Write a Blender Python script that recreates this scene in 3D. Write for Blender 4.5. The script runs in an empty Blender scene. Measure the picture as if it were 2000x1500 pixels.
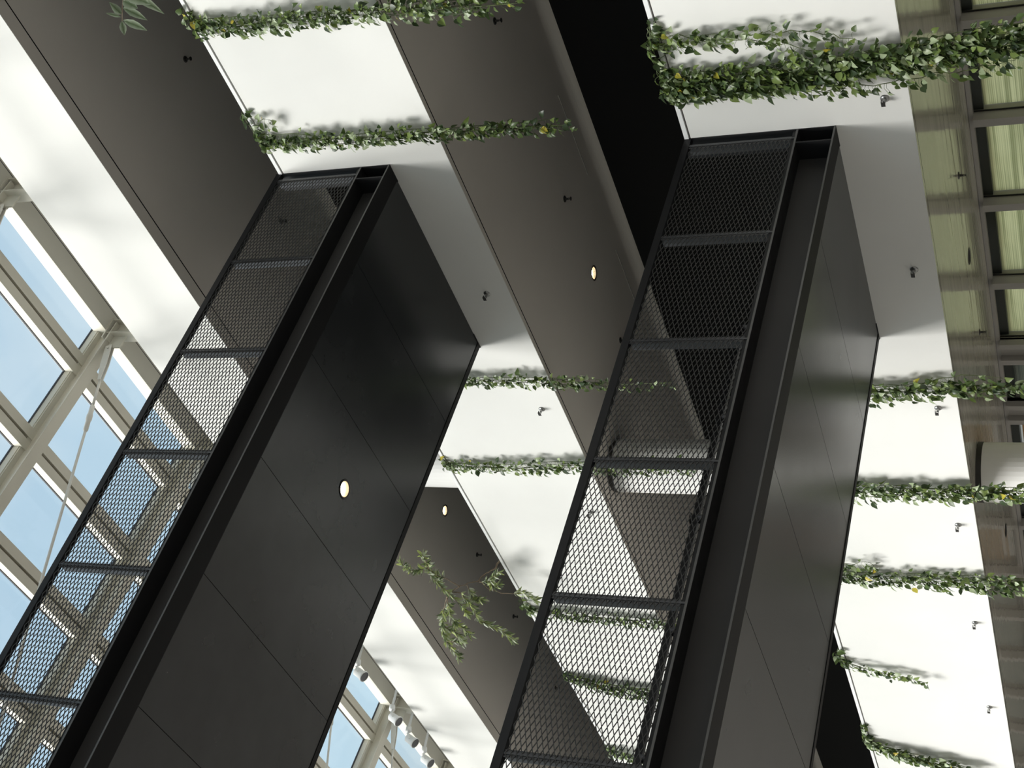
import bpy, bmesh, math, random
from mathutils import Vector, Matrix
sc = bpy.context.scene
COL = sc.collection
PI = math.pi
EYE = 1.6                       # height of the camera above the floor; heights below are measured from the eye
rnd = random.Random(7)

# ------------------------------------------------------------------ mesh builder
class MB:
    def __init__(s): s.v = []; s.f = []; s.m = []; s.c = []; s.mi = 0; s.col = (1, 1, 1, 1)
    def add(s, vs, fs):
        o = len(s.v)
        s.v += [tuple(v) for v in vs]; s.c += [s.col] * len(vs)
        for f in fs: s.f.append([o + i for i in f]); s.m.append(s.mi)
        return s
    def box(s, x0, x1, y0, y1, z0, z1):
        vs = [(x, y, z) for x in (x0, x1) for y in (y0, y1) for z in (z0, z1)]
        return s.add(vs, [(0, 1, 3, 2), (4, 6, 7, 5), (0, 4, 5, 1), (2, 3, 7, 6), (0, 2, 6, 4), (1, 5, 7, 3)])
    def bar(s, a, b, w, h, up=(0, 0, 1)):
        a = Vector(a); b = Vector(b); d = (b - a).normalized()
        u = d.cross(Vector(up)); u = u.normalized() if u.length > 1e-6 else Vector((1, 0, 0)); t = u.cross(d).normalized()
        vs = [p + u * (i * w / 2) + t * (j * h / 2) for p in (a, b) for i in (-1, 1) for j in (-1, 1)]
        return s.add(vs, [(0, 1, 3, 2), (4, 6, 7, 5), (0, 4, 5, 1), (2, 3, 7, 6), (0, 2, 6, 4), (1, 5, 7, 3)])
    def tube(s, pts, r, n=6, cap=True):
        pts = [Vector(p) for p in pts]; k = len(pts); vs = []; fs = []
        rs = r if isinstance(r, (list, tuple)) else [r] * k
        ref = None
        for i, p in enumerate(pts):
            d = (pts[min(i + 1, k - 1)] - pts[max(i - 1, 0)])
            d = d.normalized() if d.length > 1e-9 else Vector((0, 0, 1))
            if ref is None: ref = Vector((0, 0, 1)) if abs(d.z) < .9 else Vector((1, 0, 0))
            u = d.cross(ref); u = u.normalized() if u.length > 1e-6 else d.orthogonal().normalized(); w = u.cross(d); ref = w.cross(u) if False else ref
            for j in range(n):
                a = 2 * PI * j / n
                vs.append(p + (u * math.cos(a) + w * math.sin(a)) * rs[i])
        for i in range(k - 1):
            for j in range(n):
                fs.append((i * n + j, i * n + (j + 1) % n, (i + 1) * n + (j + 1) % n, (i + 1) * n + j))
        if cap: fs.append(tuple(range(n - 1, -1, -1))); fs.append(tuple((k - 1) * n + j for j in range(n)))
        return s.add(vs, fs)
    def lathe(s, o, axis, prof, n=20):
        # prof: list of (distance along axis, radius)
        o = Vector(o); d = Vector(axis).normalized(); u = d.orthogonal().normalized(); w = d.cross(u)
        vs = []; fs = []
        for (t, r) in prof:
            for j in range(n):
                a = 2 * PI * j / n; vs.append(o + d * t + (u * math.cos(a) + w * math.sin(a)) * max(r, 1e-5))
        for i in range(len(prof) - 1):
            for j in range(n):
                fs.append((i * n + j, i * n + (j + 1) % n, (i + 1) * n + (j + 1) % n, (i + 1) * n + j))
        return s.add(vs, fs)
    def build(s, name, mats, parent=None, smooth=False, colors=False):
        off = Vector((0, 0, EYE))
        if parent is not None:
            p = parent
            while p is not None: off = off - p.location; p = p.parent
        me = bpy.data.meshes.new(name)
        me.from_pydata([Vector(v) + off for v in s.v], [], s.f)
        if not isinstance(mats, (list, tuple)): mats = [mats]
        for m in mats: me.materials.append(m)
        me.polygons.foreach_set('material_index', s.m)
        if smooth: me.polygons.foreach_set('use_smooth', [True] * len(s.f))
        if colors:
            ca = me.color_attributes.new('Tint', 'FLOAT_COLOR', 'POINT')
            ca.data.foreach_set('color', [x for c in s.c for x in c])
        me.update()
        if not colors:
            bm = bmesh.new(); bm.from_mesh(me); bmesh.ops.recalc_face_normals(bm, faces=bm.faces); bm.to_mesh(me); bm.free()
        o = bpy.data.objects.new(name, me); COL.objects.link(o)
        if parent is not None: o.parent = parent
        return o

def tag(o, label=None, cat=None, group=None, kind=None):
    if label: o['label'] = label
    if cat: o['category'] = cat
    if group: o['group'] = group
    if kind: o['kind'] = kind
    return o
def struct(o, label=None):
    o['kind'] = 'structure'
    if label: o['label'] = label
    return o
def empty(name, loc, label, cat, group=None):
    o = bpy.data.objects.new(name, None); COL.objects.link(o); o.empty_display_size = .2
    o.location = (loc[0], loc[1], loc[2] + EYE)
    return tag(o, label, cat, group)
def dup(root, loc, label=None, group=None):
    r = root.copy(); COL.objects.link(r); r.location = (loc[0], loc[1], loc[2] + EYE)
    if label: r['label'] = label
    if group: r['group'] = group
    for ch in list(root.children):
        c = ch.copy(); COL.objects.link(c); c.parent = r
        for g in list(ch.children):
            d = g.copy(); COL.objects.link(d); d.parent = c
    return r

# ------------------------------------------------------------------ materials
def nt(name):
    m = bpy.data.materials.new(name); m.use_nodes = True
    t = m.node_tree; b = t.nodes['Principled BSDF']
    return m, t, b
def mat(name, col, rough=.5, metal=0., spec=.5, var=0., scale=3., rvar=0., bump=0., bscale=60., stretch=None):
    m, t, b = nt(name)
    b.inputs['Base Color'].default_value = (*col, 1); b.inputs['Roughness'].default_value = rough
    b.inputs['Metallic'].default_value = metal; b.inputs['Specular IOR Level'].default_value = spec
    if var or rvar or bump:
        tc = t.nodes.new('ShaderNodeTexCoord'); mp = t.nodes.new('ShaderNodeMapping')
        t.links.new(tc.outputs['Object'], mp.inputs['Vector'])
        if stretch: mp.inputs['Scale'].default_value = stretch
        if var or rvar:
            n = t.nodes.new('ShaderNodeTexNoise'); n.inputs['Scale'].default_value = scale; n.inputs['Detail'].default_value = 5
            t.links.new(mp.outputs[0], n.inputs['Vector'])
            if var:
                r = t.nodes.new('ShaderNodeMapRange'); r.inputs[1].default_value = .3; r.inputs[2].default_value = .7
                r.inputs[3].default_value = 1 - var; r.inputs[4].default_value = 1 + var
                mx = t.nodes.new('ShaderNodeVectorMath'); mx.operation = 'SCALE'; mx.inputs[0].default_value = col
                t.links.new(n.outputs[0], r.inputs[0]); t.links.new(r.outputs[0], mx.inputs['Scale']); t.links.new(mx.outputs[0], b.inputs['Base Color'])
            if rvar:
                r = t.nodes.new('ShaderNodeMapRange'); r.inputs[1].default_value = .3; r.inputs[2].default_value = .7
                r.inputs[3].default_value = rough - rvar; r.inputs[4].default_value = rough + rvar
                t.links.new(n.outputs[0], r.inputs[0]); t.links.new(r.outputs[0], b.inputs['Roughness'])
        if bump:
            n2 = t.nodes.new('ShaderNodeTexNoise'); n2.inputs['Scale'].default_value = bscale
            t.links.new(mp.outputs[0], n2.inputs['Vector'])
            bp = t.nodes.new('ShaderNodeBump'); bp.inputs['Strength'].default_value = bump; bp.inputs['Distance'].default_value = .02
            t.links.new(n2.outputs[0], bp.inputs['Height']); t.links.new(bp.outputs[0], b.inputs['Normal'])
    return m
M = {}
M['white'] = mat('white plaster', (.83, .825, .79), .6, spec=.25, var=.02, scale=1.2)
M['cap'] = mat('white cap metal', (.86, .86, .85), .45)
M['groove'] = mat('shadow joint', (.16, .15, .14), .8)
M['soffit'] = mat('grey ceiling paint', (.70, .655, .59), .6, spec=.3, var=.03, scale=.8)
M['soffit_gloss'] = mat('satin ceiling lacquer', (.44, .415, .36), .12, spec=.65, bump=.8, bscale=.38, stretch=(8, .6, 1))
M['black'] = mat('black wall paint', (.012, .012, .012), .7, spec=.2)
M['steel'] = mat('black painted steel', (.012, .012, .013), .5, spec=.3, rvar=.06, scale=6)
M['edge'] = mat('paler steel edge', (.085, .083, .08), .4, spec=.5)  # paler steel tone for the thin strips on the flange fronts
M['flange'] = mat('flat black steel', (.006, .006, .0065), .6, spec=.2)
M['post'] = mat('semi gloss dark steel', (.05, .052, .056), .35, spec=.6)
M['steelweb'] = mat('dark grey steel', (.04, .0385, .0385), .55, spec=.35, var=.06, scale=2)
M['panel'] = mat('charcoal satin panel', (.0225, .0248, .0265), .26, spec=.40, rvar=.015, scale=1.6, var=.16)
M['mesh'] = mat('black expanded metal', (.035, .034, .033), .5)
M['roof'] = mat('cream roof steel', (.66, .63, .54), .5, spec=.4, var=.02)
M['roofdark'] = mat('rubber gasket', (.03, .03, .035), .6)
M['rod'] = mat('white tension rod', (.72, .70, .64), .4)
M['lampwhite'] = mat('white lamp housing', (.78, .79, .78), .35)
M['lampdark'] = mat('grey lamp lens', (.12, .12, .13), .25)
M['chrome'] = mat('brushed nickel', (.35, .35, .34), .3, metal=.9)
M['darkmetal'] = mat('dark fitting', (.03, .028, .025), .4)
M['frame'] = mat('grey window frame', (.36, .345, .325), .5)
M['framedark'] = mat('dark blind box', (.012, .017, .020), .4)
M['column'] = mat('pale column paint', (.82, .81, .78), .55)
M['floor'] = mat('pale stone floor', (.33, .31, .28), .5, var=.05)
M['outwall'] = mat('pale render', (.74, .73, .69), .7)
M['stem'] = mat('green vine stem', (.10, .13, .045), .5)
M['bark'] = mat('brown twig bark', (.20, .15, .10), .7)
M['slot'] = mat('pale slot edge', (.45, .43, .40), .5)

def glass(name, tint, gl):
    m, t, b = nt(name)
    t.nodes.remove(b)
    tr = t.nodes.new('ShaderNodeBsdfTransparent'); tr.inputs[0].default_value = (*tint, 1)
    g = t.nodes.new('ShaderNodeBsdfGlossy'); g.inputs['Roughness'].default_value = .03
    lw = t.nodes.new('ShaderNodeLayerWeight'); lw.inputs['Blend'].default_value = .5
    pw = t.nodes.new('ShaderNodeMath'); pw.operation = 'POWER'; pw.inputs[1].default_value = 5; t.links.new(lw.outputs['Facing'], pw.inputs[0])
    fr = t.nodes.new('ShaderNodeMath'); fr.operation = 'MULTIPLY_ADD'; fr.inputs[1].default_value = gl; fr.inputs[2].default_value = .018; t.links.new(pw.outputs[0], fr.inputs[0])
    mx = t.nodes.new('ShaderNodeMixShader')
    t.links.new(fr.outputs[0], mx.inputs[0]); t.links.new(tr.outputs[0], mx.inputs[1]); t.links.new(g.outputs[0], mx.inputs[2])
    t.links.new(mx.outputs[0], t.nodes['Material Output'].inputs[0])
    return m
M['glass'] = glass('clear roof glass', (.97, .985, .985), .4)
M['wglass'] = glass('window glass', (.95, .95, .92), .8)

def leafmat(name, rough):
    m, t, b = nt(name)
    a = t.nodes.new('ShaderNodeAttribute'); a.attribute_name = 'Tint'
    t.links.new(a.outputs['Color'], b.inputs['Base Color']); b.inputs['Roughness'].default_value = rough
    b.inputs['Specular IOR Level'].default_value = .5
    tl = t.nodes.new('ShaderNodeBsdfTranslucent'); t.links.new(a.outputs['Color'], tl.inputs[0])
    mx = t.nodes.new('ShaderNodeMixShader'); mx.inputs[0].default_value = .28
    t.links.new(b.outputs[0], mx.inputs[1]); t.links.new(tl.outputs[0], mx.inputs[2])
    t.links.new(mx.outputs[0], t.nodes['Material Output'].inputs[0])
    return m
M['leaf'] = leafmat('glossy vine leaf', .33)
M['oleaf'] = leafmat('grey green leaf', .45)

def emit(name, col, s):
    m, t, b = nt(name); b.inputs['Base Color'].default_value = (0, 0, 0, 1)
    b.inputs['Emission Color'].default_value = (*col, 1); b.inputs['Emission Strength'].default_value = s
    return m
M['lamp'] = emit('warm lamp', (1, .84, .62), 22.)
M['reflector'] = mat('lamp reflector', (.75, .68, .55), .25, metal=.8)

def blind(name, col, col2, pitch, trans=.7):
    """fine horizontal slats of a woven roller blind, daylight behind it"""
    m, t, b = nt(name); t.nodes.remove(b)
    tc = t.nodes.new('ShaderNodeTexCoord'); sp = t.nodes.new('ShaderNodeSeparateXYZ'); t.links.new(tc.outputs['Object'], sp.inputs[0])
    mp = t.nodes.new('ShaderNodeMapping'); mp.inputs['Scale'].default_value = (1, .35, 34.); t.links.new(tc.outputs['Object'], mp.inputs[0])
    n = t.nodes.new('ShaderNodeTexNoise'); n.inputs['Scale'].default_value = 1.3; n.inputs['Detail'].default_value = 6; t.links.new(mp.outputs[0], n.inputs['Vector'])
    w = t.nodes.new('ShaderNodeMath'); w.operation = 'MULTIPLY'; w.inputs[1].default_value = 2 * PI / pitch; t.links.new(sp.outputs['Z'], w.inputs[0])
    sn = t.nodes.new('ShaderNodeMath'); sn.operation = 'SINE'; t.links.new(w.outputs[0], sn.inputs[0])
    ad = t.nodes.new('ShaderNodeMath'); ad.operation = 'MULTIPLY_ADD'; ad.inputs[1].default_value = .09; t.links.new(sn.outputs[0], ad.inputs[0]); t.links.new(n.outputs[0], ad.inputs[2])
    cr = t.nodes.new('ShaderNodeValToRGB'); cr.color_ramp.elements[0].position = .32; cr.color_ramp.elements[1].position = .68
    cr.color_ramp.elements[0].color = (*col2, 1); cr.color_ramp.elements[1].color = (*col, 1); mp3 = t.nodes.new('ShaderNodeMapping'); mp3.inputs['Scale'].default_value = (1, .25, 7.); t.links.new(tc.outputs['Object'], mp3.inputs[0])
    n3 = t.nodes.new('ShaderNodeTexNoise'); n3.inputs['Scale'].default_value = 1.2; n3.inputs['Detail'].default_value = 2; t.links.new(mp3.outputs[0], n3.inputs['Vector'])
    ad3 = t.nodes.new('ShaderNodeMath'); ad3.operation = 'MULTIPLY_ADD'; ad3.inputs[1].default_value = 1.1; ad3.inputs[2].default_value = -.55; t.links.new(n3.outputs[0], ad3.inputs[0])
    ad4 = t.nodes.new('ShaderNodeMath'); ad4.operation = 'ADD'; t.links.new(ad.outputs[0], ad4.inputs[0]); t.links.new(ad3.outputs[0], ad4.inputs[1]); t.links.new(ad4.outputs[0], cr.inputs[0])
    d = t.nodes.new('ShaderNodeBsdfDiffuse'); tl = t.nodes.new('ShaderNodeBsdfTranslucent'); mx = t.nodes.new('ShaderNodeMixShader'); mx.inputs[0].default_value = trans
    t.links.new(cr.outputs[0], d.inputs[0]); t.links.new(cr.outputs[0], tl.inputs[0])
    t.links.new(d.outputs[0], mx.inputs[1]); t.links.new(tl.outputs[0], mx.inputs[2])
    t.links.new(mx.outputs[0], t.nodes['Material Output'].inputs[0])
    return m
M['blind_green'] = blind('green woven blind', (.78, .74, .43), (.36, .36, .18), .021, .85)
M['blind_grey'] = blind('grey woven blind', (.16, .16, .13), (.07, .075, .065), .021)
M['slatwood'] = blind('backlit timber slats', (.62, .45, .29), (.50, .35, .22), .5, .85)

# ------------------------------------------------------------------ geometry constants (metres; heights from the eye)
XF = 10.0                      # plane of the three balcony fronts
XB = 13.2                      # back wall of the galleries
Y0, Y1 = -6.0, 40.0
LEVEL = {'upper': (10.85, 12.22, .165), 'middle': (6.53, 8.61, .06), 'lower': (1.90, 4.00, .06)}

# ------------------------------------------------------------------ room shell
def ring_cell(mb, x0, x1, y0, y1, z, cx, cy, r, n=24):
    pts = []; sq = []
    for j in range(n):
        a = 2 * PI * (j + .5) / n
        c, s = math.cos(a), math.sin(a)
        pts.append((cx + r * c, cy + r * s, z))
        k = min((x1 - cx) / c if c > 0 else (x0 - cx) / c, (y1 - cy) / s if s > 0 else (y0 - cy) / s)
        sq.append((cx + k * c, cy + k * s, z))
    fs = [(j, (j + 1) % n, n + (j + 1) % n, n + j) for j in range(n)]
    mb.add(pts + sq, fs)
    for (X, Y) in ((x0, y0), (x0, y1), (x1, y0), (x1, y1)):      # corner fillers
        d = sorted(range(n), key=lambda j: (sq[j][0] - X) ** 2 + (sq[j][1] - Y) ** 2)[:2]
        mb.add([sq[d[0]], sq[d[1]], (X, Y, z)], [(0, 1, 2)])
def ceiling_face(mb, x0, x1, y0, y1, z, holes, r=.09):
    y = y0
    for (cx, cy) in sorted(holes, key=lambda h: h[1]):
        a, b = cy - .25, cy + .25
        mb.add([(x0, y, z), (x1, y, z), (x1, a, z), (x0, a, z)], [(0, 1, 2, 3)])
        for (u, v) in ((x0, cx - .25), (cx + .25, x1)):
            if v - u > .001: mb.add([(u, a, z), (v, a, z), (v, b, z), (u, b, z)], [(0, 1, 2, 3)])
        ring_cell(mb, max(x0, cx - .25), min(x1, cx + .25), a, b, z, cx, cy, r)
        y = b
    mb.add([(x0, y, z), (x1, y, z), (x1, y1, z), (x0, y1, z)], [(0, 1, 2, 3)])

DL_Y = (11.37, 16.72)
trim_n = 0
for lv, (zb, zt, gr) in LEVEL.items():
    if lv == 'upper':
        struct(MB().box(XF, XF + .155, Y0, Y1, zb, zb + .1).box(XF, XF + .2, Y0, Y1, zb + .1, zt).build('wall_upper', M['white']), 'white balcony front, upper level')
    else:                        # the two lower fronts are cut down where a footbridge comes in
        w1, w2, w3 = MB(), MB(), MB()
        for (a, b) in ((Y0, 7.79), (10.57, Y1)):
            w1.box(XF, XF + .055, a, b, zb, zb + .1); w1.box(XF, XF + .2, a, b, zb + .1, zt - .058); w2.box(XF - .012, XF + .23, a, b, zt - .042, zt); w3.box(XF + .018, XF + .19, a, b, zt - .058, zt - .042)
        w1.box(XF, XF + .055, 7.79, 10.57, zb, zb + .1).box(XF, XF + .2, 7.79, 10.57, zb + .1, zt - 1.06)
        struct(w1.build('wall_%s' % lv, M['white']), 'white balcony front, %s level' % lv)
        trim_n += 1
        struct(w2.build('trim_%d' % trim_n, M['cap']), 'white cap strip along the %s balcony front' % lv)
        trim_n += 1
        struct(w3.build('trim_%d' % trim_n, M['groove']))
    mb = MB(); zc = zb - .002
    sm = M['soffit_gloss'] if lv == 'lower' else M['soffit']
    mb.box(XF + .004, XF + gr, Y0, Y1, zc, zb - .0005)
    xe = XB - .15 if lv != 'lower' else XB + .07
    ceiling_face(mb, XF + gr + .016, xe, Y0, Y1, zc, [(12.0, y) for y in DL_Y])
    if lv != 'lower':            # plaster cove turning down at the back
        n = 8; vs = []; fs = []
        for i in range(n + 1):
            a = PI / 2 * i / n
            for y in (Y0, Y1): vs.append((xe + .13 * math.sin(a), y, zc - .13 * (1 - math.cos(a))))
        fs = [(2 * i, 2 * i + 1, 2 * i + 3, 2 * i + 2) for i in range(n)]
        mb.add(vs, fs)
    struct(mb.build('ceiling_%s' % lv, sm, smooth=False), 'grey ceiling under the %s balcony' % lv)
    struct(MB().box(XF + gr - .004, XF + gr + .02, Y0, Y1, zb + .02, zb + .04).box(XF + .2, XB + .3, Y0, Y1, zb + .12, zb + .4)
           .build('floor_%s' % lv, M['black']))
struct(MB().box(XB - .02, XB + .15, Y0, Y1, 2.3, 6.53).build('wall_middle_back', M['black']), 'black back wall under the middle balcony')
struct(MB().box(XB - .02, XB + .15, Y0, Y1, 6.93, 10.85).build('wall_upper_back', M['black']), 'black back wall under the upper balcony')
struct(MB().box(11.6, 11.8, Y0, Y1, 11.2, 13.25).build('wall_roof_side', M['outwall']))
struct(MB().box(-40, 45, Y0 - 30, Y1 + 30, -1.9, -1.6).build('floor', M['floor']))
struct(MB().box(-8.3, -8.0, Y0, Y1, -1.6, 4.6).build('wall_opposite', M['outwall']))
struct(MB().box(-8.3, XB + .4, Y0 - .3, Y0, -1.6, 12.9).build('wall_near', M['outwall']))
struct(MB().box(-8.3, XB + .4, Y1, Y1 + .3, -1.6, 12.9).build('wall_far', M['outwall']))

struct(MB().box(13.25, 13.35, Y0, 5.1, -1.6, 1.9).build('wall_lower_back', M['black']))  # unseen wall added to keep sky light off the lower ceiling
mb = MB()                       # unseen bars added above the opposite wall to cut the sun
y = Y0
while y < Y1:
    mb.box(-8.25, -8.05, y, y + .22, 4.6, 13.1); y += 1.3
for z in (6.3, 8.0, 9.7, 11.4): mb.box(-8.22, -8.08, Y0, Y1, z, z + .16)
struct(mb.build('trim_90', M['roof']), 'added sun-blocking bars on the unseen opposite side')
# thin pale slots in the middle ceiling near its back edge
for (a, b, lab) in ((9.14, 10.42, 'thin pale ceiling slot just past the tip of a hanging vine, beside the black wall'),
                    (11.73, 12.95, 'thin pale ceiling slot beside the lit ceiling downlight, running behind the lower footbridge rail')):
    tag(MB().box(12.802, 12.816, a, b, 6.520, 6.530).build('ceiling_slot', M['slot']), lab, 'air slot')

# round columns behind the balcony fronts
for (za, zb_, lab) in ((2.3, 6.525, 'round pale column under the middle balcony, seen through the lower footbridge mesh'),
                       (6.93, 10.845, 'round pale column under the upper balcony, beside a lit ceiling downlight'),
                       (-1.6, 1.895, 'round grey column under the lower balcony in front of the windows')):
    e = empty('round_column', (10.62, 13.62, za), lab, 'column')
    MB().lathe((10.62, 13.62, za), (0, 0, 1), [(0, .36), (zb_ - za - .06, .36), (zb_ - za - .06, 0)], 40).build('shaft', M['column'], e, smooth=False)
    MB().lathe((10.62, 13.62, zb_ - .06), (0, 0, 1), [(0, .365), (.06, .365)], 40).build('shadow_gap_collar', M['darkmetal'], e)
    for p in e.children[0].data.polygons: p.use_smooth = abs(p.normal.z) < .5

# ------------------------------------------------------------------ skylight
BY = [10.565 + 2.56 * k for k in range(-4, 9)]
PX = [9.74 - 1.30 * k for k in range(13)]
def zg(x): return 13.30 + .05 * (10.3 - x) if x > 1 else 13.30 + .05 * (9.3) - .05 * (1 - x)
def beam_label(y):
    d = round((y - 10.565) / 2.56)
    return {-1: 'cream steel roof beam meeting the balcony at the upper left corner of the photo',
            0: 'cream steel roof beam with a white tension rod, left of the upper footbridge rail',
            1: 'cream steel roof beam seen through the mesh of the upper footbridge',
            4: 'cream steel roof beam behind the row of white spotlights'}.get(d, 'cream steel roof beam running over the atrium')
for y in BY:
    e = empty('roof_beam', (10.4, y, 11.3), beam_label(y), 'roof beam', 'roof beams of the skylight')
    for (xa, xb, sg) in ((1, 10.5, 1), (-8, 1, -1)):
        pa, pb = (xa, y, zg(xa)), (xb, y, zg(xb))
        def off(p, d): return (p[0], p[1], p[2] + d)
        mb = MB()
        mb.bar(off(pa, -.345), off(pb, -.345), .18, .022).bar(off(pa, -.24), off(pb, -.24), .014, .19).bar(off(pa, -.135), off(pb, -.135), .18, .022)
        mb.build('i_section', M['roof'], e)
        MB().bar(off(pa, -.062), off(pb, -.062), .20, .122).build('glazing_bar', M['roof'], e)
        g = MB()
        for s in (-1, 1): g.bar((pa[0], y + s * .104, pa[2] - .012), (pb[0], y + s * .104, pb[2] - .012), .008, .03)
        g.build('gasket', M['roofdark'], e)
    # upright stub behind the upper balcony front
    mb = MB().box(10.30, 10.315, y - .1, y + .1, 11.27, 13.0).box(10.535, 10.55, y - .1, y + .1, 11.27, 13.0).box(10.31, 10.54, y - .008, y + .008, 11.27, 13.0)
    mb.build('stub_post', M['roof'], e)
    mb = MB().box(10.18, 10.3, y - .1, y + .1, 12.93, 12.95).box(10.1, 10.32, y - .012, y + .012, 12.72, 12.95).box(10.2, 10.56, y - .12, y + .12, 13.0, 13.02)
    mb.build('gusset_plate', M['roof'], e)
    # tension rod with fork and turnbuckle
    if True:
        for sg in (1, -1):
            def P(t, base=(10.12, 12.90)):
                x = base[0] - t; z = base[1] - t * .305
                return (x if sg > 0 else 2 - x, y, z)
            rod = MB().tube([P(.6), P(1.05)], .018, 8).tube([P(1.5), P(9.1)], .018, 8).build('tension_rod', M['rod'], e, smooth=True)
            MB().lathe(P(1.05), Vector(P(1.5)) - Vector(P(1.05)), [(0, .018), (.02, .032), (.16, .032), (.18, .04), (.26, .04), (.28, .032), (.44, .032), (.47, .018)], 12).build('turnbuckle', M['rod'], rod, smooth=True)
            f = MB()
            for s in (-1, 1):
                a, b = Vector(P(.0)), Vector(P(.62))
                d = (b - a).normalized(); w = Vector((0, s * .022, 0)); n = d.cross(Vector((0, 1, 0))).normalized()
                q = [a + w + n * .05, a + w - n * .05, a + d * .35 + w - n * .05, b + w - n * .02, b + w + n * .02, a + d * .35 + w + n * .05]
                q2 = [v + Vector((0, s * .012, 0)) for v in q]
                f.add(q + q2, [(0, 1, 2, 3, 4, 5), (11, 10, 9, 8, 7, 6)] + [(i, (i + 1) % 6, 6 + (i + 1) % 6, 6 + i) for i in range(6)])
            f.tube([(P(.05)[0], y - .05, P(.05)[2]), (P(.05)[0], y + .05, P(.05)[2])], .016, 10)
            f.build('fork_end', M['rod'], rod)
        MB().tube([(1, y, zg(1) - .34), (1, y, 10.1)], .035, 10).build('strut', M['rod'], e, smooth=True)
for i, x in enumerate(PX):
    z = zg(x)
    e = empty('roof_purlin', (x, 17, z - .3), 'cream purlin between two rows of roof glass, row %s' % ['along the balcony edge', 'second from the balcony edge', 'third from the balcony edge', 'fourth from the balcony edge'][i] if i < 4 else 'cream purlin in the roof glass above the middle of the atrium', 'purlin', 'purlins of the skylight')
    MB().box(x - .15, x - .02, Y0, Y1, z - .16, z + .02).build('glazing_channel', M['roof'], e)
    MB().box(x + .02, x + .15, Y0, Y1, z - .16, z + .02).box(x - .02, x + .02, Y0, Y1, z - .06, z + .02).build('back_channel', M['roof'], e)
    MB().box(x - .02, x + .02, Y0, Y1, z - .075, z - .061).build('joint_strip', mat('brown joint', (.30, .23, .14), .6) if i == 0 else bpy.data.materials['brown joint'], e)
    MB().box(x - .158, x - .15, Y0, Y1, z - .025, z + .005).box(x + .15, x + .158, Y0, Y1, z - .025, z + .005).build('gasket', M['roofdark'], e)
e = empty('eave_beam', (10.44, 17, 13.0), 'broad cream eave beam running along the top of the upper balcony', 'eave beam')
MB().box(10.33, 10.62, Y0, Y1, 13.02, 13.24).build('box_section', M['roof'], e)
MB().box(10.62, 10.64, Y0, Y1, 13.03, 13.24).build('gasket', M['roofdark'], e)
MB().box(10.64, 10.72, Y0, Y1, 13.05, 13.2).build('sill_channel', M['roof'], e)
MB().box(11.2, 11.6, Y0, Y1, 13.05, 13.3).build('back_channel', M['roof'], e)
# glass: one pane per field
edges = [10.36] + sum([[x + .15, x - .15] for x in PX], [])
fields = [(edges[i + 1], edges[i]) for i in range(0, len(edges) - 1, 2)]
wn = 0
for k in range(len(BY) - 1):
    ya, yb = BY[k] + .1, BY[k + 1] - .1
    for (xa, xb) in fields:
        xa = max(xa, -7.95)
        if xb - xa < .05: continue
        wn += 1
        mb = MB()
        cuts = [xa] + ([1.0] if xa < 1 < xb else []) + [xb]
        vs = []
        for x in cuts:
            for (yy, d) in ((ya, 0), (yb, 0), (yb, .02), (ya, .02)): vs.append((x, yy, zg(x) - .02 + d))
        fs = []
        for i in range(len(cuts) - 1):
            o = 4 * i
            for j in range(4): fs.append((o + j, o + (j + 1) % 4, o + 4 + (j + 1) % 4, o + 4 + j))
        o = 4 * (len(cuts) - 1); fs += [(3, 2, 1, 0), (o, o + 1, o + 2, o + 3)]
        mb.add(vs, fs)
        struct(mb.build('window_%d' % wn, M['glass']))
    wn += 1
    struct(MB().box(10.72, 11.2, ya, yb, 13.1, 13.12).build('window_%d' % wn, M['glass']))

# ------------------------------------------------------------------ footbridges
LWD, SWD = 1.25 / 12, .04
def mesh_panel_data():
    """one sheet of expanded metal, 1.21 m x 0.97 m, in its own frame (x along, z up)"""
    mb = MB(); W, Hh = 1.225, .975
    nx, nz = 24, 48
    for i in range(nx):
        for j in range(nz + 1):
            if (i + j) % 2: continue
            for dj in (-1, 1):
                if not 0 <= j + dj <= nz: continue
                a = Vector((i * LWD / 2, 0, j * SWD / 2)); b = Vector(((i + 1) * LWD / 2, 0, (j + dj) * SWD / 2))
                if a.z > Hh or b.z > Hh: continue
                d = (b - a).normalized(); u = Vector((d.z, 0, -d.x)) * .0027; w = Vector((0, .003, 0)); sl = Vector((0, dj * .002, 0))
                q = [a + u - w + sl, a - u - w + sl, a - u + w + sl, a + u + w + sl]; q2 = [b + u - w - sl, b - u - w - sl, b - u + w - sl, b + u + w - sl]
                mb.add(q + q2, [(0, 1, 5, 4), (1, 2, 6, 5), (2, 3, 7, 6), (3, 0, 4, 7)])
    me = bpy.data.meshes.new('mesh_panel'); me.from_pydata(mb.v, [], mb.f); me.materials.append(M['mesh']); me.update()
    return me
MESH = mesh_panel_data()
YN, YFAR = 7.78, 10.58
BX0 = -8.0
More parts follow.
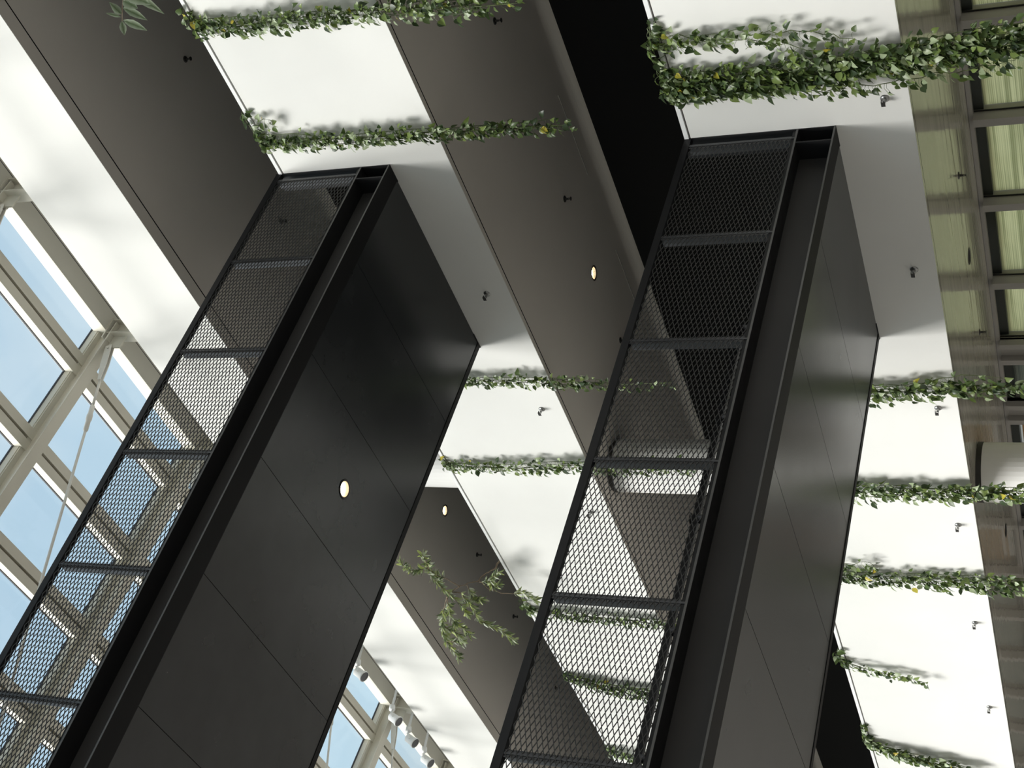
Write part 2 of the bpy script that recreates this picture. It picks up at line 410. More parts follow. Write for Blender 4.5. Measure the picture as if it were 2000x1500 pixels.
def bridge(zb, label, hole):
    e = empty('footbridge', (XF, (YN + YFAR) / 2, zb), label, 'footbridge')
    zt = zb + .36
    for (yo, s, nm, fl, ins) in ((YN, 1, 'near', .215, 0), (YFAR, -1, 'far', .07, -.26)):
        web = MB().box(BX0, XF - .012, min(yo + s * .20, yo + s * .215), max(yo + s * .20, yo + s * .215), zb + .016, zt - .02).build('edge_girder', M['steelweb'], e)
        a, b = sorted((yo, yo + s * .215))
        MB().box(BX0, XF - .012, *sorted((yo, yo + s * max(fl, .34 if ins else 0))), zt - .02, zt).build('top_flange', M['steel'], web)
        MB().box(BX0, XF - .012, *sorted((yo - s * .002, yo)), zt - .019, zt - .001).build('edge_strip', M['edge'], web)  # thin paler strip along the flange front
        MB().box(BX0, XF - .012, *sorted((yo - s * .002, yo)), zb + .001, zb + .017).build('edge_strip', M['edge'], web)
        MB().box(BX0, XF - .012, *sorted((yo, yo + s * fl)), zb, zb + .018).build('bottom_flange', M['flange'], web)
        MB().box(9.80, 9.815, a, b, zb + .018, zt - .02).build('stiffener_plate', M['steel'], web)
        MB().box(XF - .012, XF - .001, a, b + .02, zb, zt + 1.07).build('end_plate', M['steel'], web)
        # railing
        yo = yo + ins
        top = MB().box(BX0, XF - .012, min(yo + s * .0, yo + s * .055), max(yo, yo + s * .055), zt + 1.0, zt + 1.065)
        rail = top.build('railing', M['steel'], e)
        MB().box(BX0, XF - .012, min(yo + s * .012, yo + s * .05), max(yo + s * .012, yo + s * .05), zt + .004, zt + .03).build('bottom_rail', M['steel'], rail)
        x = 9.88; k = 0
        while x > BX0 + .2:
            MB().box(x - .008, x + .008, min(yo + s * .004, yo + s * .11), max(yo + s * .004, yo + s * .11), zt, zt + 1.0)\
                .box(x - .028, x + .028, min(yo + s * .010, yo + s * .016), max(yo + s * .010, yo + s * .016), zt + .03, zt + 1.0).build('post', M['post'], rail)
            if x - 1.25 > BX0:
                o = bpy.data.objects.new('mesh_panel', MESH); COL.objects.link(o); o.parent = rail
                o.location = Vector((x - 1.25, yo + s * .006, zt + .028 + EYE)) - e.location - rail.location
            x -= 1.25; k += 1
    MB().box(BX0, XF - .005, YN + .215, YFAR - .215, zt - .06, zt - .005).build('deck', M['steel'], e)
    # soffit panels
    x = 10.01; first = True
    while x > BX0 + .1:
        xa = max(x - 1.25, BX0)
        mb = MB(); a, b = YN + .205, YFAR - .06
        if first: xb = XF - .004; first = False
        else: xb = x - .006
        z = zb + .006
        if hole and xa < hole[0] < xb:
            ceiling_face_x(mb, xa, xb, a, b, z, hole)
        else:
            mb.add([(xa, a, z), (xb, a, z), (xb, b, z), (xa, b, z)], [(0, 1, 2, 3)])
        mb.add([(xa, a, z + .02), (xb, a, z + .02), (xb, a, z), (xa, a, z)], [(0, 1, 2, 3)])
        mb.add([(xa, a, z), (xa, b, z), (xa, b, z + .02), (xa, a, z + .02)], [(0, 1, 2, 3)])
        mb.add([(xb, a, z), (xb, b, z), (xb, b, z + .02), (xb, a, z + .02)], [(0, 1, 2, 3)])
        mb.build('soffit_panel', M['panel'], e)
        x -= 1.25
    MB().box(BX0, XF - .01, YN + .22, YFAR - .07, zb + .12, zb + .13).build('liner', M['black'], e)
    return e
def ceiling_face_x(mb, xa, xb, a, b, z, h, r=.09):
    cx, cy = h
    mb.add([(xa, a, z), (xb, a, z), (xb, cy - .25, z), (xa, cy - .25, z)], [(0, 1, 2, 3)])
    mb.add([(xa, cy + .25, z), (xb, cy + .25, z), (xb, b, z), (xa, b, z)], [(0, 1, 2, 3)])
    for (u, v) in ((xa, cx - .25), (cx + .25, xb)): mb.add([(u, cy - .25, z), (v, cy - .25, z), (v, cy + .25, z), (u, cy + .25, z)], [(0, 1, 2, 3)])
    ring_cell(mb, cx - .25, cx + .25, cy - .25, cy + .25, z, cx, cy, r)
bridge(7.22, 'upper black steel footbridge with mesh railing and a lit downlight in its underside', (6.89, 9.30))
bridge(2.575, 'lower black steel footbridge with mesh railing and plain satin underside', None)

# ------------------------------------------------------------------ downlights, sprinklers, spotlights
def downlight(x, y, z, label, lit):
    e = empty('downlight', (x, y, z), label, 'downlight')
    MB().lathe((x, y, z), (0, 0, 1), [(.0, .088), (-.006, .102), (-.006, .088), (-.004, .080), (.03, .072)], 28).build('trim_ring', M['darkmetal'], e, smooth=True)
    MB().lathe((x, y, z), (0, 0, 1), [(.0, .078), (.045, .062)], 28).build('reflector', M['reflector'] if lit else M['darkmetal'], e, smooth=True)
    MB().lathe((x, y, z), (0, 0, 1), [(.045, .062), (.036, .0)], 28).build('lamp', M['lamp'] if lit else M['lampdark'], e)
downlight(6.89, 9.30, 7.226, 'warm lit downlight in the underside of the upper footbridge', True)
downlight(12.0, DL_Y[0], 6.528, 'lit downlight in the grey ceiling under the middle balcony, between two ceiling slots', True)
downlight(12.0, DL_Y[1], 6.528, 'unlit downlight under the middle balcony, seen through the lower footbridge mesh', False)
downlight(12.0, DL_Y[1], 10.848, 'lit downlight in the grey ceiling under the upper balcony, near the round column', True)
downlight(12.0, DL_Y[0], 10.848, 'unlit downlight in the ceiling under the upper balcony behind the footbridge', False)
downlight(12.0, DL_Y[0], 1.898, 'unlit downlight in the glossy lower ceiling before the column', False)
downlight(12.0, DL_Y[1], 1.898, 'unlit downlight in the glossy lower ceiling beyond the column', False)

def ceiling_sprinkler(x, y, z, label):
    e = empty('ceiling_sprinkler', (x, y, z), label, 'sprinkler', 'ceiling sprinklers')
    MB().lathe((x, y, z), (0, 0, -1), [(0, .042), (.008, .040), (.014, .02), (.014, 0)], 16).build('escutcheon', M['darkmetal'], e, smooth=True)
    b = MB().lathe((x, y, z), (0, 0, -1), [(.012, .014), (.045, .012), (.05, .006)], 10)
    b.bar((x - .014, y, z - .045), (x - .006, y, z - .08), .006, .006).bar((x + .014, y, z - .045), (x + .006, y, z - .08), .006, .006)
    b.build('body', M['darkmetal'], e)
    MB().lathe((x, y, z - .08), (0, 0, -1), [(0, 0), (0, .026), (.004, .026), (.004, 0)], 14).build('deflector', M['darkmetal'], e)
for (y, lab) in ((7.5, 'ceiling sprinkler under the middle balcony near the top of the photo, beside the longest vine'),
                 (10.1, 'ceiling sprinkler under the middle balcony between the hanging vine tip and the lit downlight'),
                 (12.64, 'ceiling sprinkler under the middle balcony just beside the lower footbridge rail'),
                 (17.9, 'ceiling sprinkler under the middle balcony seen through the lower footbridge mesh')):
    ceiling_sprinkler(12.0, y, 6.528, lab)
for (y, lab) in ((7.54, 'dark ceiling sprinkler under the upper balcony beside the start of the upper vine'),
                 (10.25, 'dark ceiling sprinkler under the upper balcony seen through the upper footbridge mesh'),
                 (18.2, 'dark ceiling sprinkler under the upper balcony next to the leafy branch'),
                 (20.2, 'dark ceiling sprinkler under the upper balcony past the leafy branch, by the lower footbridge rail'),
                 (22.8, 'dark ceiling sprinkler under the upper balcony seen through the lower footbridge mesh')):
    ceiling_sprinkler(12.13, y, 10.848, lab)
for (y, lab) in ((10.16, 'dark ceiling sprinkler in the glossy lower ceiling, nearest the top of the photo'),
                 (12.64, 'dark ceiling sprinkler in the glossy lower ceiling beside the hanging vine')):
    ceiling_sprinkler(12.0, y, 1.898, lab)

def wall_sprinkler(y, z, label, group):
    x = XF
    e = empty('wall_sprinkler', (x, y, z), label, 'sprinkler', group)
    MB().lathe((x, y, z), (-1, 0, 0), [(0, .040), (.006, .040), (.016, .024), (.016, .0)], 18).build('escutcheon', M['chrome'], e, smooth=True)
    b = MB().lathe((x, y, z), (-1, 0, 0), [(.014, .015), (.05, .013), (.055, .006)], 10)
    b.bar((x - .05, y, z + .013), (x - .085, y, z + .006), .006, .006).bar((x - .05, y, z - .013), (x - .085, y, z - .006), .006, .006)
    b.build('body', M['chrome'], e)
    MB().box(x - .090, x - .086, y - .024, y + .024, z - .014, z + .022).box(x - .086, x - .05, y - .022, y + .022, z + .02, z + .024).build('deflector', M['darkmetal'], e)
low = [(7.53, 'beside the thickest vine'), (9.62, 'in the shade below the lower footbridge'), (11.71, 'just past the first vine beyond the footbridge'),
       (13.85, 'between the second and third vines beyond the footbridge'), (15.99, 'between the third vine and the short sparse vine'), (18.17, 'past the short sparse vine')]
for (y, w) in low: wall_sprinkler(y, 2.11, 'metal sidewall sprinkler on the lower front, ' + w, 'sprinklers on the lower balcony front')
mid = [(9.72, 'in the shade below the upper footbridge'), (11.73, 'between two vines past the upper footbridge'), (13.85, 'just inside the lower footbridge mesh'),
       (15.96, 'through the mesh before the vine'), (18.05, 'through the mesh beside the far vine')]
for (y, w) in mid: wall_sprinkler(y, 6.81, 'metal sidewall sprinkler on the middle front, ' + w, 'sprinklers on the middle balcony front')

def spotlight(y, label):
    e = empty('spotlight', (10.6, y, 11.3), label, 'spotlight', 'white spotlights on the upper balcony')
    MB().bar((10.72, y, 12.66), (9.96, y, 12.575), .035, .035).box(10.70, 10.74, y - .02, y + .02, 11.26, 12.68).build('arm', M['lampwhite'], e)
    MB().lathe((9.98, y, 12.578), (-1, 0, -.25), [(-.03, 0), (-.03, .05), (.05, .058), (.07, .05), (.07, .022), (.13, .022)], 16).build('knuckle', M['lampwhite'], e, smooth=True)
    d = Vector((-.42, .05, -.9)).normalized(); c = Vector((9.78, y, 12.50))
    h = MB().bar(c + Vector((.07, -.07, .03)), c + d * .06 + Vector((0, -.085, 0)), .012, .03).bar(c + Vector((.07, .07, .03)), c + d * .06 + Vector((0, .085, 0)), .012, .03).bar(c + Vector((.07, -.07, .03)), c + Vector((.07, .07, .03)), .012, .03)
    h.build('yoke', M['lampwhite'], e)
    head = MB().lathe(c - d * .06, d, [(0, 0), (0, .05), (.03, .078), (.2, .082), (.2, .097), (.235, .097), (.235, .088)], 24).build('lamp_head', M['lampwhite'], e, smooth=True)
    MB().lathe(c - d * .06, d, [(.235, .09), (.222, .07), (.222, 0)], 24).build('lens', M['lampdark'], head)
for (y, lab) in ((18.49, 'white spotlight partly cut by the upper footbridge edge'),
                 (20.06, 'white spotlight in front of the roof beam bracket'),
                 (20.86, 'white spotlight just past the roof beam bracket'),
                 (21.65, 'white spotlight nearest the bottom edge of the photo')):
    spotlight(y, lab)

# ------------------------------------------------------------------ lower window wall
XW = 13.25
mull = [(5.13, .105), (6.42, .105), (7.70, .105), (9.01, .105), (10.36, .105), (11.66, .105), (12.99, .105), (14.28, .40), (15.53, .40), (16.85, .3), (18.2, .105), (19.5, .105), (20.8, .105), (22.1, .105), (23.4, .105), (24.7, .105), (26, .105), (27.3, .105), (28.6, .105), (29.9, .105), (31.2, .105), (32.5, .105), (33.8, .105), (35.1, .105), (36.4, .105), (37.7, .105), (39.9, .105)]
def kindof(i): return {6: 'blind_green', 7: 'blind_grey', 8: 'slats', 9: 'blind_grey', 10: 'slats', 11: 'blind_grey', 12: 'blind_grey', 13: 'blind_grey'}.get(i, 'blind_green' if i < 12 else 'blind_grey')
struct(MB().box(XW - .04, XW + .1, Y0, Y1, 1.845, 1.895).build('trim_20', M['frame']))
ZB = -1.6
for (y, w) in mull:
    wn += 0
    mb = MB()
    if w < .2: mb.box(XW - .13, XW + .22, y - w / 2, y + w / 2, ZB, 1.845)
    else:
        mb.box(XW - .13, XW + .22, y - w / 2, y - w / 2 + .09, ZB, 1.845).box(XW - .13, XW + .22, y + w / 2 - .09, y + w / 2, ZB, 1.845).box(XW - .03, XW + .03, y - w / 2, y + w / 2, ZB, 1.845)
    trim_n += 1
    struct(mb.build('trim_%d' % (trim_n + 20), M['frame']))
for i in range(len(mull) - 1):
    ya = mull[i][0] + mull[i][1] / 2; yb = mull[i + 1][0] - mull[i + 1][1] / 2
    wn += 1
    e = bpy.data.objects.new('window_%d' % wn, None); COL.objects.link(e); e.location = (XW, (ya + yb) / 2, ZB + EYE); struct(e)
    MB().box(XW, XW + .02, ya, yb, ZB, 1.84).build('pane', M['wglass'], e)
    MB().box(XW + .05, XW + .2, ya + .01, yb - .01, 1.735, 1.845).build('blind_box', M['framedark'], e)
    MB().box(XW + .02, XW + .03, ya, ya + .02, ZB, 1.84).box(XW + .02, XW + .03, yb - .02, yb, ZB, 1.84).build('gasket', M['roofdark'], e)
    k = kindof(i)
    if k == 'slats':
        sl = MB(); dk = MB(); z = 1.70
        while z > ZB:
            sl.box(XW + .12, XW + .132, ya + .003, yb - .003, z - .045, z); dk.box(XW + .124, XW + .136, ya + .003, yb - .003, z - .085, z - .045); z -= .085
        sl.build('timber_slats', M['slatwood'], e); dk.build('backing_screen', M['framedark'], e)
    else:
        # gently sagging woven blind
        mb = MB(); n = 10; nz = 26; rr = random.Random(i * 3 + 1)
        for a in range(n + 1):
            for b in range(nz + 1):
                mb.v.append((XW + .13 + .012 * math.sin(a * 1.3 + b * .2 + i), ya + .003 + (yb - ya - .006) * a / n, ZB + (1.735 - ZB) * b / nz)); mb.c.append((1, 1, 1, 1))
        for a in range(n):
            for b in range(nz):
                mb.f.append([a * (nz + 1) + b, (a + 1) * (nz + 1) + b, (a + 1) * (nz + 1) + b + 1, a * (nz + 1) + b + 1]); mb.m.append(0)
        mb.build('blind', M[k], e, smooth=True)

# ------------------------------------------------------------------ plants
def leaf(mb, base, d, nrm, L, wf, col, heart=True, fold=.25, droop=.25):
    d = d.normalized(); s = d.cross(nrm); s = s.normalized() if s.length > 1e-5 else d.orthogonal().normalized(); n = s.cross(d).normalized()
    prof = [(0, .0), (.10, .34), (.28, .50), (.5, .46), (.75, .26), (1, 0)] if heart else [(0, 0), (.15, .28), (.4, .5), (.65, .42), (.85, .2), (1, 0)]
    vs = []; mb.col = (*col, 1)
    for t, w in prof:
        c = base + d * (t * L) - n * (droop * L * t * t)
        hw = w * wf * L
        back = -.09 * L * d if heart and t == .10 else Vector((0, 0, 0))
        vs += [c - s * hw + n * (fold * hw) + back, c, c + s * hw + n * (fold * hw) + back]
    fs = []
    for i in range(len(prof) - 1):
        o = 3 * i; fs += [(o, o + 1, o + 4, o + 3), (o + 1, o + 2, o + 5, o + 4)]
    mb.add(vs, fs)
def greens(r):
    k = r.random()
    if k < .008: return (r.uniform(.5, .62), r.uniform(.42, .5), .06)
    if k < .20: c = (.42, .50, .30)
    elif k < .42: c = (.20, .27, .075)
    elif k < .75: c = (.095, .145, .042)
    else: c = (.05, .08, .03)
    f = r.uniform(.8, 1.2)
    return tuple(x * f for x in c)
def stem_path(r, y0, zt, y1, zb, spread, over=True):
    pts = []
    oy = r.gauss(0, spread * .35); ox = r.uniform(.02, .02 + spread * .5)
    ys = y0 + oy
    if over:
        pts += [Vector((XF + .16, ys, zt - .03)), Vector((XF + .08, ys, zt + .015)), Vector((XF - .01, ys, zt + .02)), Vector((XF - .035, ys, zt - .03))]
    n = max(4, int((zt - zb) / .11)); wy = 0; wx = 0
    ph, fr, am = r.uniform(0, 6), r.uniform(1.2, 3), r.uniform(.3, .6) * spread * .35
    for i in range(1, n + 1):
        t = i / n; z = zt - .05 + (zb - zt + .05) * t
        wy += r.gauss(0, .007); wx += r.gauss(0, .005); wx = max(-.02, min(wx, .05))
        pts.append(Vector((XF - .03 - ox * min(1, t * 4) - wx, y0 + (y1 - y0) * t + oy * (1 - .4 * t) + wy + am * math.sin(ph + fr * z), z)))
    return pts
def vine(label, y0, zt, y1, zb, spread, stems, per_m, seed, size=.068, extra=(), ragged=.25):
    r = random.Random(seed)
    e = empty('trailing_vine', (XF, y0, zt), label, 'vine', 'vines hanging over the balcony fronts')
    st = MB(); fo = MB()
    paths = []
    for k in range(stems):
        z_end = zb + (0 if k == 0 else r.random() ** 1.5 * ragged * (zt - zb) * (1.8 if k > stems * .6 else 1))
        paths.append(stem_path(r, y0, zt, y1, z_end, spread))
    for x in extra: paths.append(x(r))
    for p in paths:
        st.tube(p, [.0042] * (len(p) - 2) + [.003, .002], 5, cap=False)
        acc = r.uniform(0, .05)
        for i in range(len(p) - 1):
            a, b = p[i], p[i + 1]; L = (b - a).length; dr = (b - a).normalized(); pos = acc
            while pos < L:
                q = a + dr * pos
                out = Vector((-abs(r.gauss(.35, .5)), r.gauss(.08, .8), r.gauss(-.05, .45)))
                out = (out - dr * out.dot(dr) * .6).normalized()
                pl = r.uniform(.02, .065) * (1 + spread)
                k = q + out * pl + Vector((0, 0, -.25 * pl))
                if k.x > XF - .012 and k.z < zt + .01: k.x = XF - .012 - r.random() * .01
                st.tube([q, q + out * pl * .6 + Vector((0, 0, .004)), k], .0018, 3, cap=False)
                dl = (out * .55 + Vector((r.gauss(-.1, .2), r.gauss(.05, .35), -r.uniform(.2, .9)))).normalized()
                nm = Vector((r.gauss(-.7, .45), r.gauss(0, .5), r.uniform(-.1, 1)))
                Ls = size * 1.02 * r.uniform(.55, 1.25)
                if k.x + dl.x * Ls > XF - .006 and k.z < zt + .03: dl.x = -abs(dl.x) * .5
                leaf(fo, k, dl, nm, Ls, r.uniform(.62, .85), greens(r), True, r.uniform(.1, .6), r.uniform(.0, .6))
                pos += r.uniform(.6, 1.4) / (per_m * 2.0)
            acc = pos - L
    st.build('stems', M['stem'], e); fo.build('foliage', M['leaf'], e, smooth=True, colors=True)
    return e
def strand(pts, jit=.012):
    def f(r):
        P = [Vector(p) for p in pts]; out = []
        for i in range(len(P) - 1):
            n = max(2, int((P[i + 1] - P[i]).length / .08))
            for j in range(n): out.append(P[i].lerp(P[i + 1], j / n) + Vector((r.gauss(0, jit * .5), r.gauss(0, jit), r.gauss(0, jit * .5))))
        out.append(P[-1]); return out
    return f
cx = XF - .03
vine('long leafy vine on the middle balcony, uppermost of its vines in the photo', 5.86, 8.61, 6.02, 5.05, .16, 6, 17, 11, .068,
     [strand([(10.1, 5.65, 8.62), (9.97, 5.68, 8.64), (9.95, 5.85, 8.65)])])
vine('leafy vine on the middle balcony just above the upper footbridge, ending at the ceiling', 7.30, 8.61, 7.38, 5.0, .13, 5, 17, 12, .07,
     [strand([(10.1, 6.9, 8.6), (9.98, 6.95, 8.63), (9.97, 7.25, 8.63)]), strand([(9.97, 7.1, 8.55), (9.93, 6.98, 8.35), (9.92, 7.02, 8.25), (9.93, 7.08, 8.35)])], .15)
vine('thin vine on the middle balcony front just past the upper footbridge', 11.05, 8.61, 11.12, 4.95, .10, 4, 16, 13, .066, [], .35)
vine('vine on the middle balcony passing behind the lower footbridge rail before the column', 12.80, 8.61, 12.66, 4.6, .13, 4, 17, 14, .070)
vine('vine on the middle balcony beside the leafy branch, running behind the lower mesh', 16.36, 8.61, 16.46, 5.3, .14, 4, 18, 15, .072,
     [strand([(10.1, 16.0, 8.6), (9.97, 16.05, 8.63), (9.96, 16.3, 8.62)])])
vine('bushy vine hanging from the middle balcony, wholly behind the lower footbridge mesh', 18.30, 8.61, 18.6, 6.2, .15, 6, 24, 16, .072)
vine('last vine of the middle balcony, half hidden by the mesh at the bottom edge', 20.80, 8.61, 21.0, 6.6, .15, 5, 18, 17, .075)
vine('thickest vine, double and dense, over the lower balcony front at the upper right', 7.13, 4.0, 6.98, .45, .22, 14, 20, 21, .076,
     [strand([(10.1, 6.5, 4.0), (9.975, 6.5, 4.03), (9.97, 7.2, 4.03), (9.97, 7.35, 4.02)], .02), strand([(10.08, 6.5, 4.02), (9.985, 6.62, 4.05), (9.975, 7.0, 4.05), (9.98, 7.3, 4.03)], .025),
      strand([(10.1, 6.62, 4.0), (9.97, 6.64, 4.02), (9.95, 6.66, 3.6), (9.93, 6.62, 3.2), (9.93, 6.72, 2.6), (9.9, 6.85, 2.2)], .02),
      strand([(10.1, 6.7, 4.0), (9.97, 6.7, 4.02), (9.95, 6.72, 3.7), (9.94, 6.7, 3.3), (9.93, 6.8, 2.9), (9.9, 6.9, 2.5)], .02),
      strand([(9.93, 7.22, 3.2), (9.88, 7.30, 2.6), (9.87, 7.26, 2.0), (9.86, 7.22, 1.5), (9.88, 7.18, 1.0)], .015)], .12)
vine('loose vine on the lower balcony front, first below the lower footbridge shade', 11.36, 4.0, 11.24, 1.02, .15, 5, 14, 22, .078,
     [strand([(10.0, 11.6, 3.2), (9.94, 11.52, 2.9), (9.93, 11.48, 2.6), (9.92, 11.38, 2.3)]), strand([(9.93, 11.3, 2.4), (9.9, 11.12, 2.0), (9.88, 11.05, 1.7), (9.88, 11.1, 1.4)])], .1)
vine('dense vine on the lower balcony front hanging past the grey column', 13.06, 4.0, 13.08, .9, .16, 7, 18, 23, .076, [], .12)
vine('vine on the lower balcony front, third one beyond the lower footbridge', 14.93, 4.0, 14.90, .95, .14, 6, 16, 24, .078,
     [strand([(9.97, 14.75, 3.7), (9.93, 14.66, 3.45), (9.93, 14.6, 3.3), (9.92, 14.68, 3.2)])], .12)
vine('short sparse vine ending halfway down the lower balcony front', 17.2, 4.0, 17.46, 2.86, .07, 2, 17, 25, .080,
     [strand([(10.1, 16.85, 4.0), (9.97, 16.9, 4.03), (9.965, 17.2, 4.02)])], .3)
vine('dense vine over the lower balcony cap at the bottom edge of the photo', 19.5, 4.0, 19.95, 2.4, .18, 7, 20, 26, .078,
     [strand([(10.1, 19.0, 4.0), (9.97, 19.05, 4.03), (9.965, 19.5, 4.02)], .02)], .15)

def branch(label, name, twigs, seed, L, wf, per_m, thick, mats, cols, droopy):
    r = random.Random(seed)
    a0 = twigs[0][0]
    e = empty(name, a0, label, 'branch')
    st = MB(); fo = MB()
    for (pts_ctl, leafy, th) in [(t if isinstance(t[-1], (int, float)) else None, 1, thick) for t in []]: pass
    for ti, tw in enumerate(twigs):
        P = [Vector(p) for p in tw]; pts = []
        for i in range(len(P) - 1):
            n = max(2, int((P[i + 1] - P[i]).length / .06))
            for j in range(n): pts.append(P[i].lerp(P[i + 1], j / n) + Vector([r.gauss(0, .006) for _ in range(3)]))
        pts.append(P[-1])
        n = len(pts); base = thick if ti == 0 else thick * .55
        st.tube(pts, [base * (1 - .7 * i / (n - 1)) for i in range(n)], 6)
        start = BARE.get(ti, .12)
        tot = sum((pts[i + 1] - pts[i]).length for i in range(n - 1)); run = 0; nxt = tot * start
        for i in range(n - 1):
            a, b = pts[i], pts[i + 1]; l = (b - a).length; dr = (b - a).normalized()
            while nxt < run + l:
                q = a + dr * (nxt - run)
                for s in range(2 if r.random() < .6 else 1):
                    o = Vector([r.gauss(0, 1) for _ in range(3)]); o = (o - dr * o.dot(dr)).normalized()
                    d = (dr * r.uniform(.4, 1.0) + o * r.uniform(.5, .9) + Vector((0, 0, -droopy * r.random()))).normalized()
                    nm = Vector((r.gauss(-.3, .5), r.gauss(0, .5), 1))
                    leaf(fo, q, d, nm, L * r.uniform(.6, 1.2), wf * r.uniform(.8, 1.2), r.choice(cols), False, r.uniform(.05, .3), r.uniform(0, .35))
                nxt += r.uniform(.6, 1.4) / per_m
            run += l
        if ti:
            leaf(fo, pts[-1], (pts[-1] - pts[-3]), Vector((0, 0, 1)), L, wf, cols[0], False)
    st.build('twigs', M['bark'], e, smooth=True); fo.build('foliage', M['oleaf'], e, smooth=True, colors=True)
    return e
OC = [(.33, .40, .18), (.44, .50, .24), (.17, .22, .11), (.62, .66, .54), (.48, .55, .18), (.13, .17, .08), (.54, .58, .42)]
TW = [
 [(10.12, 15.20, 8.66), (9.95, 15.24, 8.71), (9.75, 15.09, 8.75), (9.60, 15.09, 8.83), (9.50, 15.03, 8.95), (9.45, 15.00, 9.04)],
 [(9.45, 15.00, 9.04), (9.42, 14.81, 9.16), (9.40, 14.69, 9.25), (9.40, 14.52, 9.36), (9.38, 14.55, 9.49), (9.36, 14.56, 9.62), (9.35, 14.33, 9.68)],
 [(9.40, 14.52, 9.34), (9.38, 14.32, 9.29), (9.37, 14.13, 9.26)],
 [(9.40, 14.54, 9.34), (9.38, 14.74, 9.33), (9.36, 14.94, 9.26), (9.35, 15.13, 9.19), (9.33, 15.35, 9.10), (9.32, 15.58, 9.10)],
 [(9.45, 15.00, 9.04), (9.42, 15.12, 9.19), (9.40, 15.24, 9.33), (9.38, 15.60, 9.52), (9.36, 16.05, 9.71), (9.35, 16.43, 9.80), (9.34, 16.65, 9.77), (9.33, 16.90, 9.76)],
 [(9.40, 15.24, 9.33), (9.37, 15.70, 9.45), (9.35, 15.92, 9.44), (9.34, 15.99, 9.33), (9.33, 16.15, 9.26)],
 [(9.42, 15.12, 9.19), (9.40, 15.12, 9.04), (9.38, 15.34, 8.98), (9.36, 15.53, 8.97), (9.35, 15.77, 9.00), (9.34, 15.83, 8.85), (9.33, 15.94, 8.68), (9.32, 16.20, 8.58)],
 [(9.60, 15.09, 8.81), (9.62, 15.34, 8.72), (9.63, 15.42, 8.58), (9.65, 15.44, 8.42), (9.66, 15.40, 8.25), (9.66, 15.59, 8.11)],
 [(9.60, 15.11, 8.83), (9.60, 15.05, 8.63), (9.60, 14.92, 8.51), (9.60, 14.84, 8.41)],
 [(9.60, 15.05, 8.63), (9.60, 15.21, 8.63), (9.60, 15.15, 8.52)],
 [(9.50, 15.05, 8.97), (9.48, 15.18, 8.95), (9.46, 15.39, 8.98), (9.45, 15.34, 8.81)],
 [(9.36, 16.05, 9.71), (9.35, 16.07, 9.61), (9.34, 16.14, 9.49), (9.33, 16.33, 9.45)],
 [(9.35, 16.43, 9.80), (9.34, 16.43, 9.70), (9.33, 16.41, 9.52)],
]
BARE = {0: 1.2, 1: .25, 3: .05, 4: .35, 6: .1, 7: .62}       # share of each twig that carries no leaves
branch('branch of slender grey-green leaves reaching out over the middle balcony beside the upper footbridge', 'leafy_branch', TW, 5, .108, .27, 105, .016, None, OC, .3)
# spray of broad variegated leaves at the top left
e = empty('leafy_branch', (10.1, 5.226, 8.66), 'spray of broad pale-edged leaves dipping into the top left of the photo', 'branch')
st = MB(); fo = MB()
SP = [(10.1, 5.226, 8.66), (9.97, 5.2, 8.67), (9.7, 5.03, 8.47), (9.4, 4.936, 8.516), (9.32, 5.036, 8.59), (9.30, 5.15, 8.666), (9.30, 5.285, 8.755)]
st.tube(SP, [.008, .008, .007, .006, .005, .004, .003], 6).build('twigs', M['bark'], e, smooth=True)
for (a, b, w) in [((9.300, 5.284, 8.760), (9.220, 5.390, 8.753), .55), ((9.300, 5.277, 8.740), (9.220, 5.359, 8.483), .30), ((9.300, 5.151, 8.660), (9.220, 5.255, 8.412), .30),
                  ((9.300, 5.241, 8.743), (9.220, 5.132, 8.802), .26), ((9.300, 5.216, 8.721), (9.220, 5.042, 8.687), .42), ((9.310, 5.085, 8.620), (9.220, 5.123, 8.440), .6),
                  ((9.330, 5.03, 8.58), (9.220, 5.101, 8.284), .42), ((9.35, 5.0, 8.56), (9.220, 5.209, 8.193), .22), ((9.320, 5.034, 8.588), (9.220, 4.916, 8.568), .4)]:
    a, b = Vector(a), Vector(b); d = b - a
    k = len(fo.v); leaf(fo, a, d, Vector((-.6, -.5, -.6)), d.length, w * .9, (.10, .15, .06), False, .3, .12)
    for q in range(k, len(fo.v)):
        if (q - k) % 3 != 1: fo.c[q] = (.42, .48, .36, 1)
fo.build('foliage', M['oleaf'], e, smooth=True, colors=True)

# ------------------------------------------------------------------ light
w = bpy.data.worlds.new('sky'); sc.world = w; w.use_nodes = True
t = w.node_tree; bg = t.nodes['Background']
tc = t.nodes.new('ShaderNodeTexCoord'); sp = t.nodes.new('ShaderNodeSeparateXYZ'); t.links.new(tc.outputs['Generated'], sp.inputs[0])
cr = t.nodes.new('ShaderNodeValToRGB'); el = cr.color_ramp.elements
el[0].position = 0; el[0].color = (.12, .12, .11, 1); el[1].position = 1; el[1].color = (.40, .56, .74, 1)
e2 = cr.color_ramp.elements.new(.36); e2.color = (.30, .33, .34, 1)
e2 = cr.color_ramp.elements.new(.5); e2.color = (.56, .75, .88, 1)
t.links.new(sp.outputs['Z'], cr.inputs[0])
mp = t.nodes.new('ShaderNodeMapping'); mp.inputs['Scale'].default_value = (2.2, 1.0, 3.0); t.links.new(tc.outputs['Generated'], mp.inputs[0])
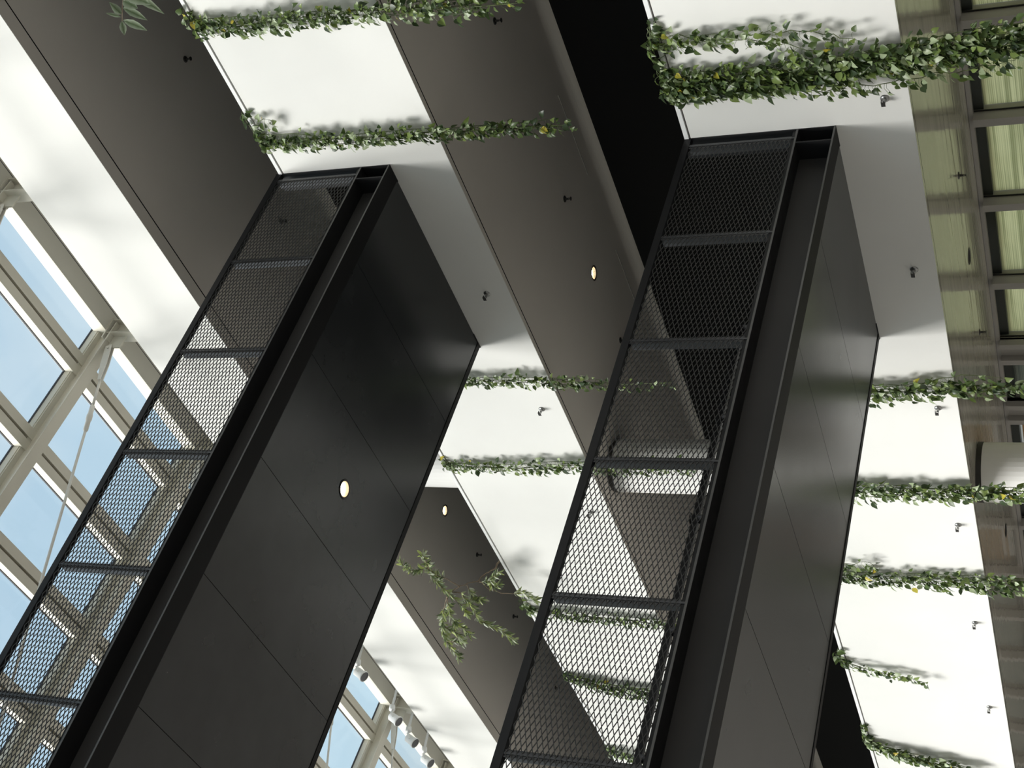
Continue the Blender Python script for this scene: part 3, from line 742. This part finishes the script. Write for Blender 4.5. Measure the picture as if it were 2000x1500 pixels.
nz = t.nodes.new('ShaderNodeTexNoise'); nz.inputs['Scale'].default_value = 2.6; nz.inputs['Detail'].default_value = 5; t.links.new(mp.outputs[0], nz.inputs['Vector'])
mr = t.nodes.new('ShaderNodeMapRange'); mr.inputs[1].default_value = .48; mr.inputs[2].default_value = .75; mr.inputs[4].default_value = .55; t.links.new(nz.outputs[0], mr.inputs[0])
mx = t.nodes.new('ShaderNodeMixRGB'); mx.inputs[2].default_value = (.88, .93, .95, 1); t.links.new(mr.outputs[0], mx.inputs[0]); t.links.new(cr.outputs[0], mx.inputs[1])
# low sky boosted towards +X, added to light the blinds from behind
mg = t.nodes.new('ShaderNodeMapRange'); mg.inputs[1].default_value = .75; mg.inputs[2].default_value = 1.0; mg.inputs[3].default_value = 1.0; mg.inputs[4].default_value = 8.5
t.links.new(sp.outputs['X'], mg.inputs[0])
t.links.new(mx.outputs[0], bg.inputs[0]); t.links.new(mg.outputs[0], bg.inputs[1])
sun = bpy.data.lights.new('sun', 'SUN'); sun.energy = 7.5; sun.angle = math.radians(28); sun.color = (1, .96, .925)
so = bpy.data.objects.new('sun', sun); COL.objects.link(so)
so.rotation_euler = Vector((1, -.06, -.95)).to_track_quat('-Z', 'Y').to_euler()
so.location = (-20, 5, 30)

# ------------------------------------------------------------------ camera
R = [[0.2751961, 0.32243079, -0.90570718], [-0.7500796, 0.66130486, 0.00751465], [0.60137152, 0.67728448, 0.42383728]]
cam = bpy.data.cameras.new('camera'); co = bpy.data.objects.new('camera', cam); COL.objects.link(co)
m3 = Matrix(((R[0][0], -R[1][0], -R[2][0]), (R[0][1], -R[1][1], -R[2][1]), (R[0][2], -R[1][2], -R[2][2])))
co.matrix_world = Matrix.Translation((0, 0, EYE)) @ m3.to_4x4()
cam.sensor_width = 36; cam.lens = 2674.8 / 2000 * 36; cam.clip_start = .05; cam.clip_end = 200
sc.camera = co
vs = sc.view_settings
vs.view_transform = 'Standard'; vs.look = 'None'; vs.gamma = 1; vs.use_curve_mapping = False; vs.exposure = 0.0
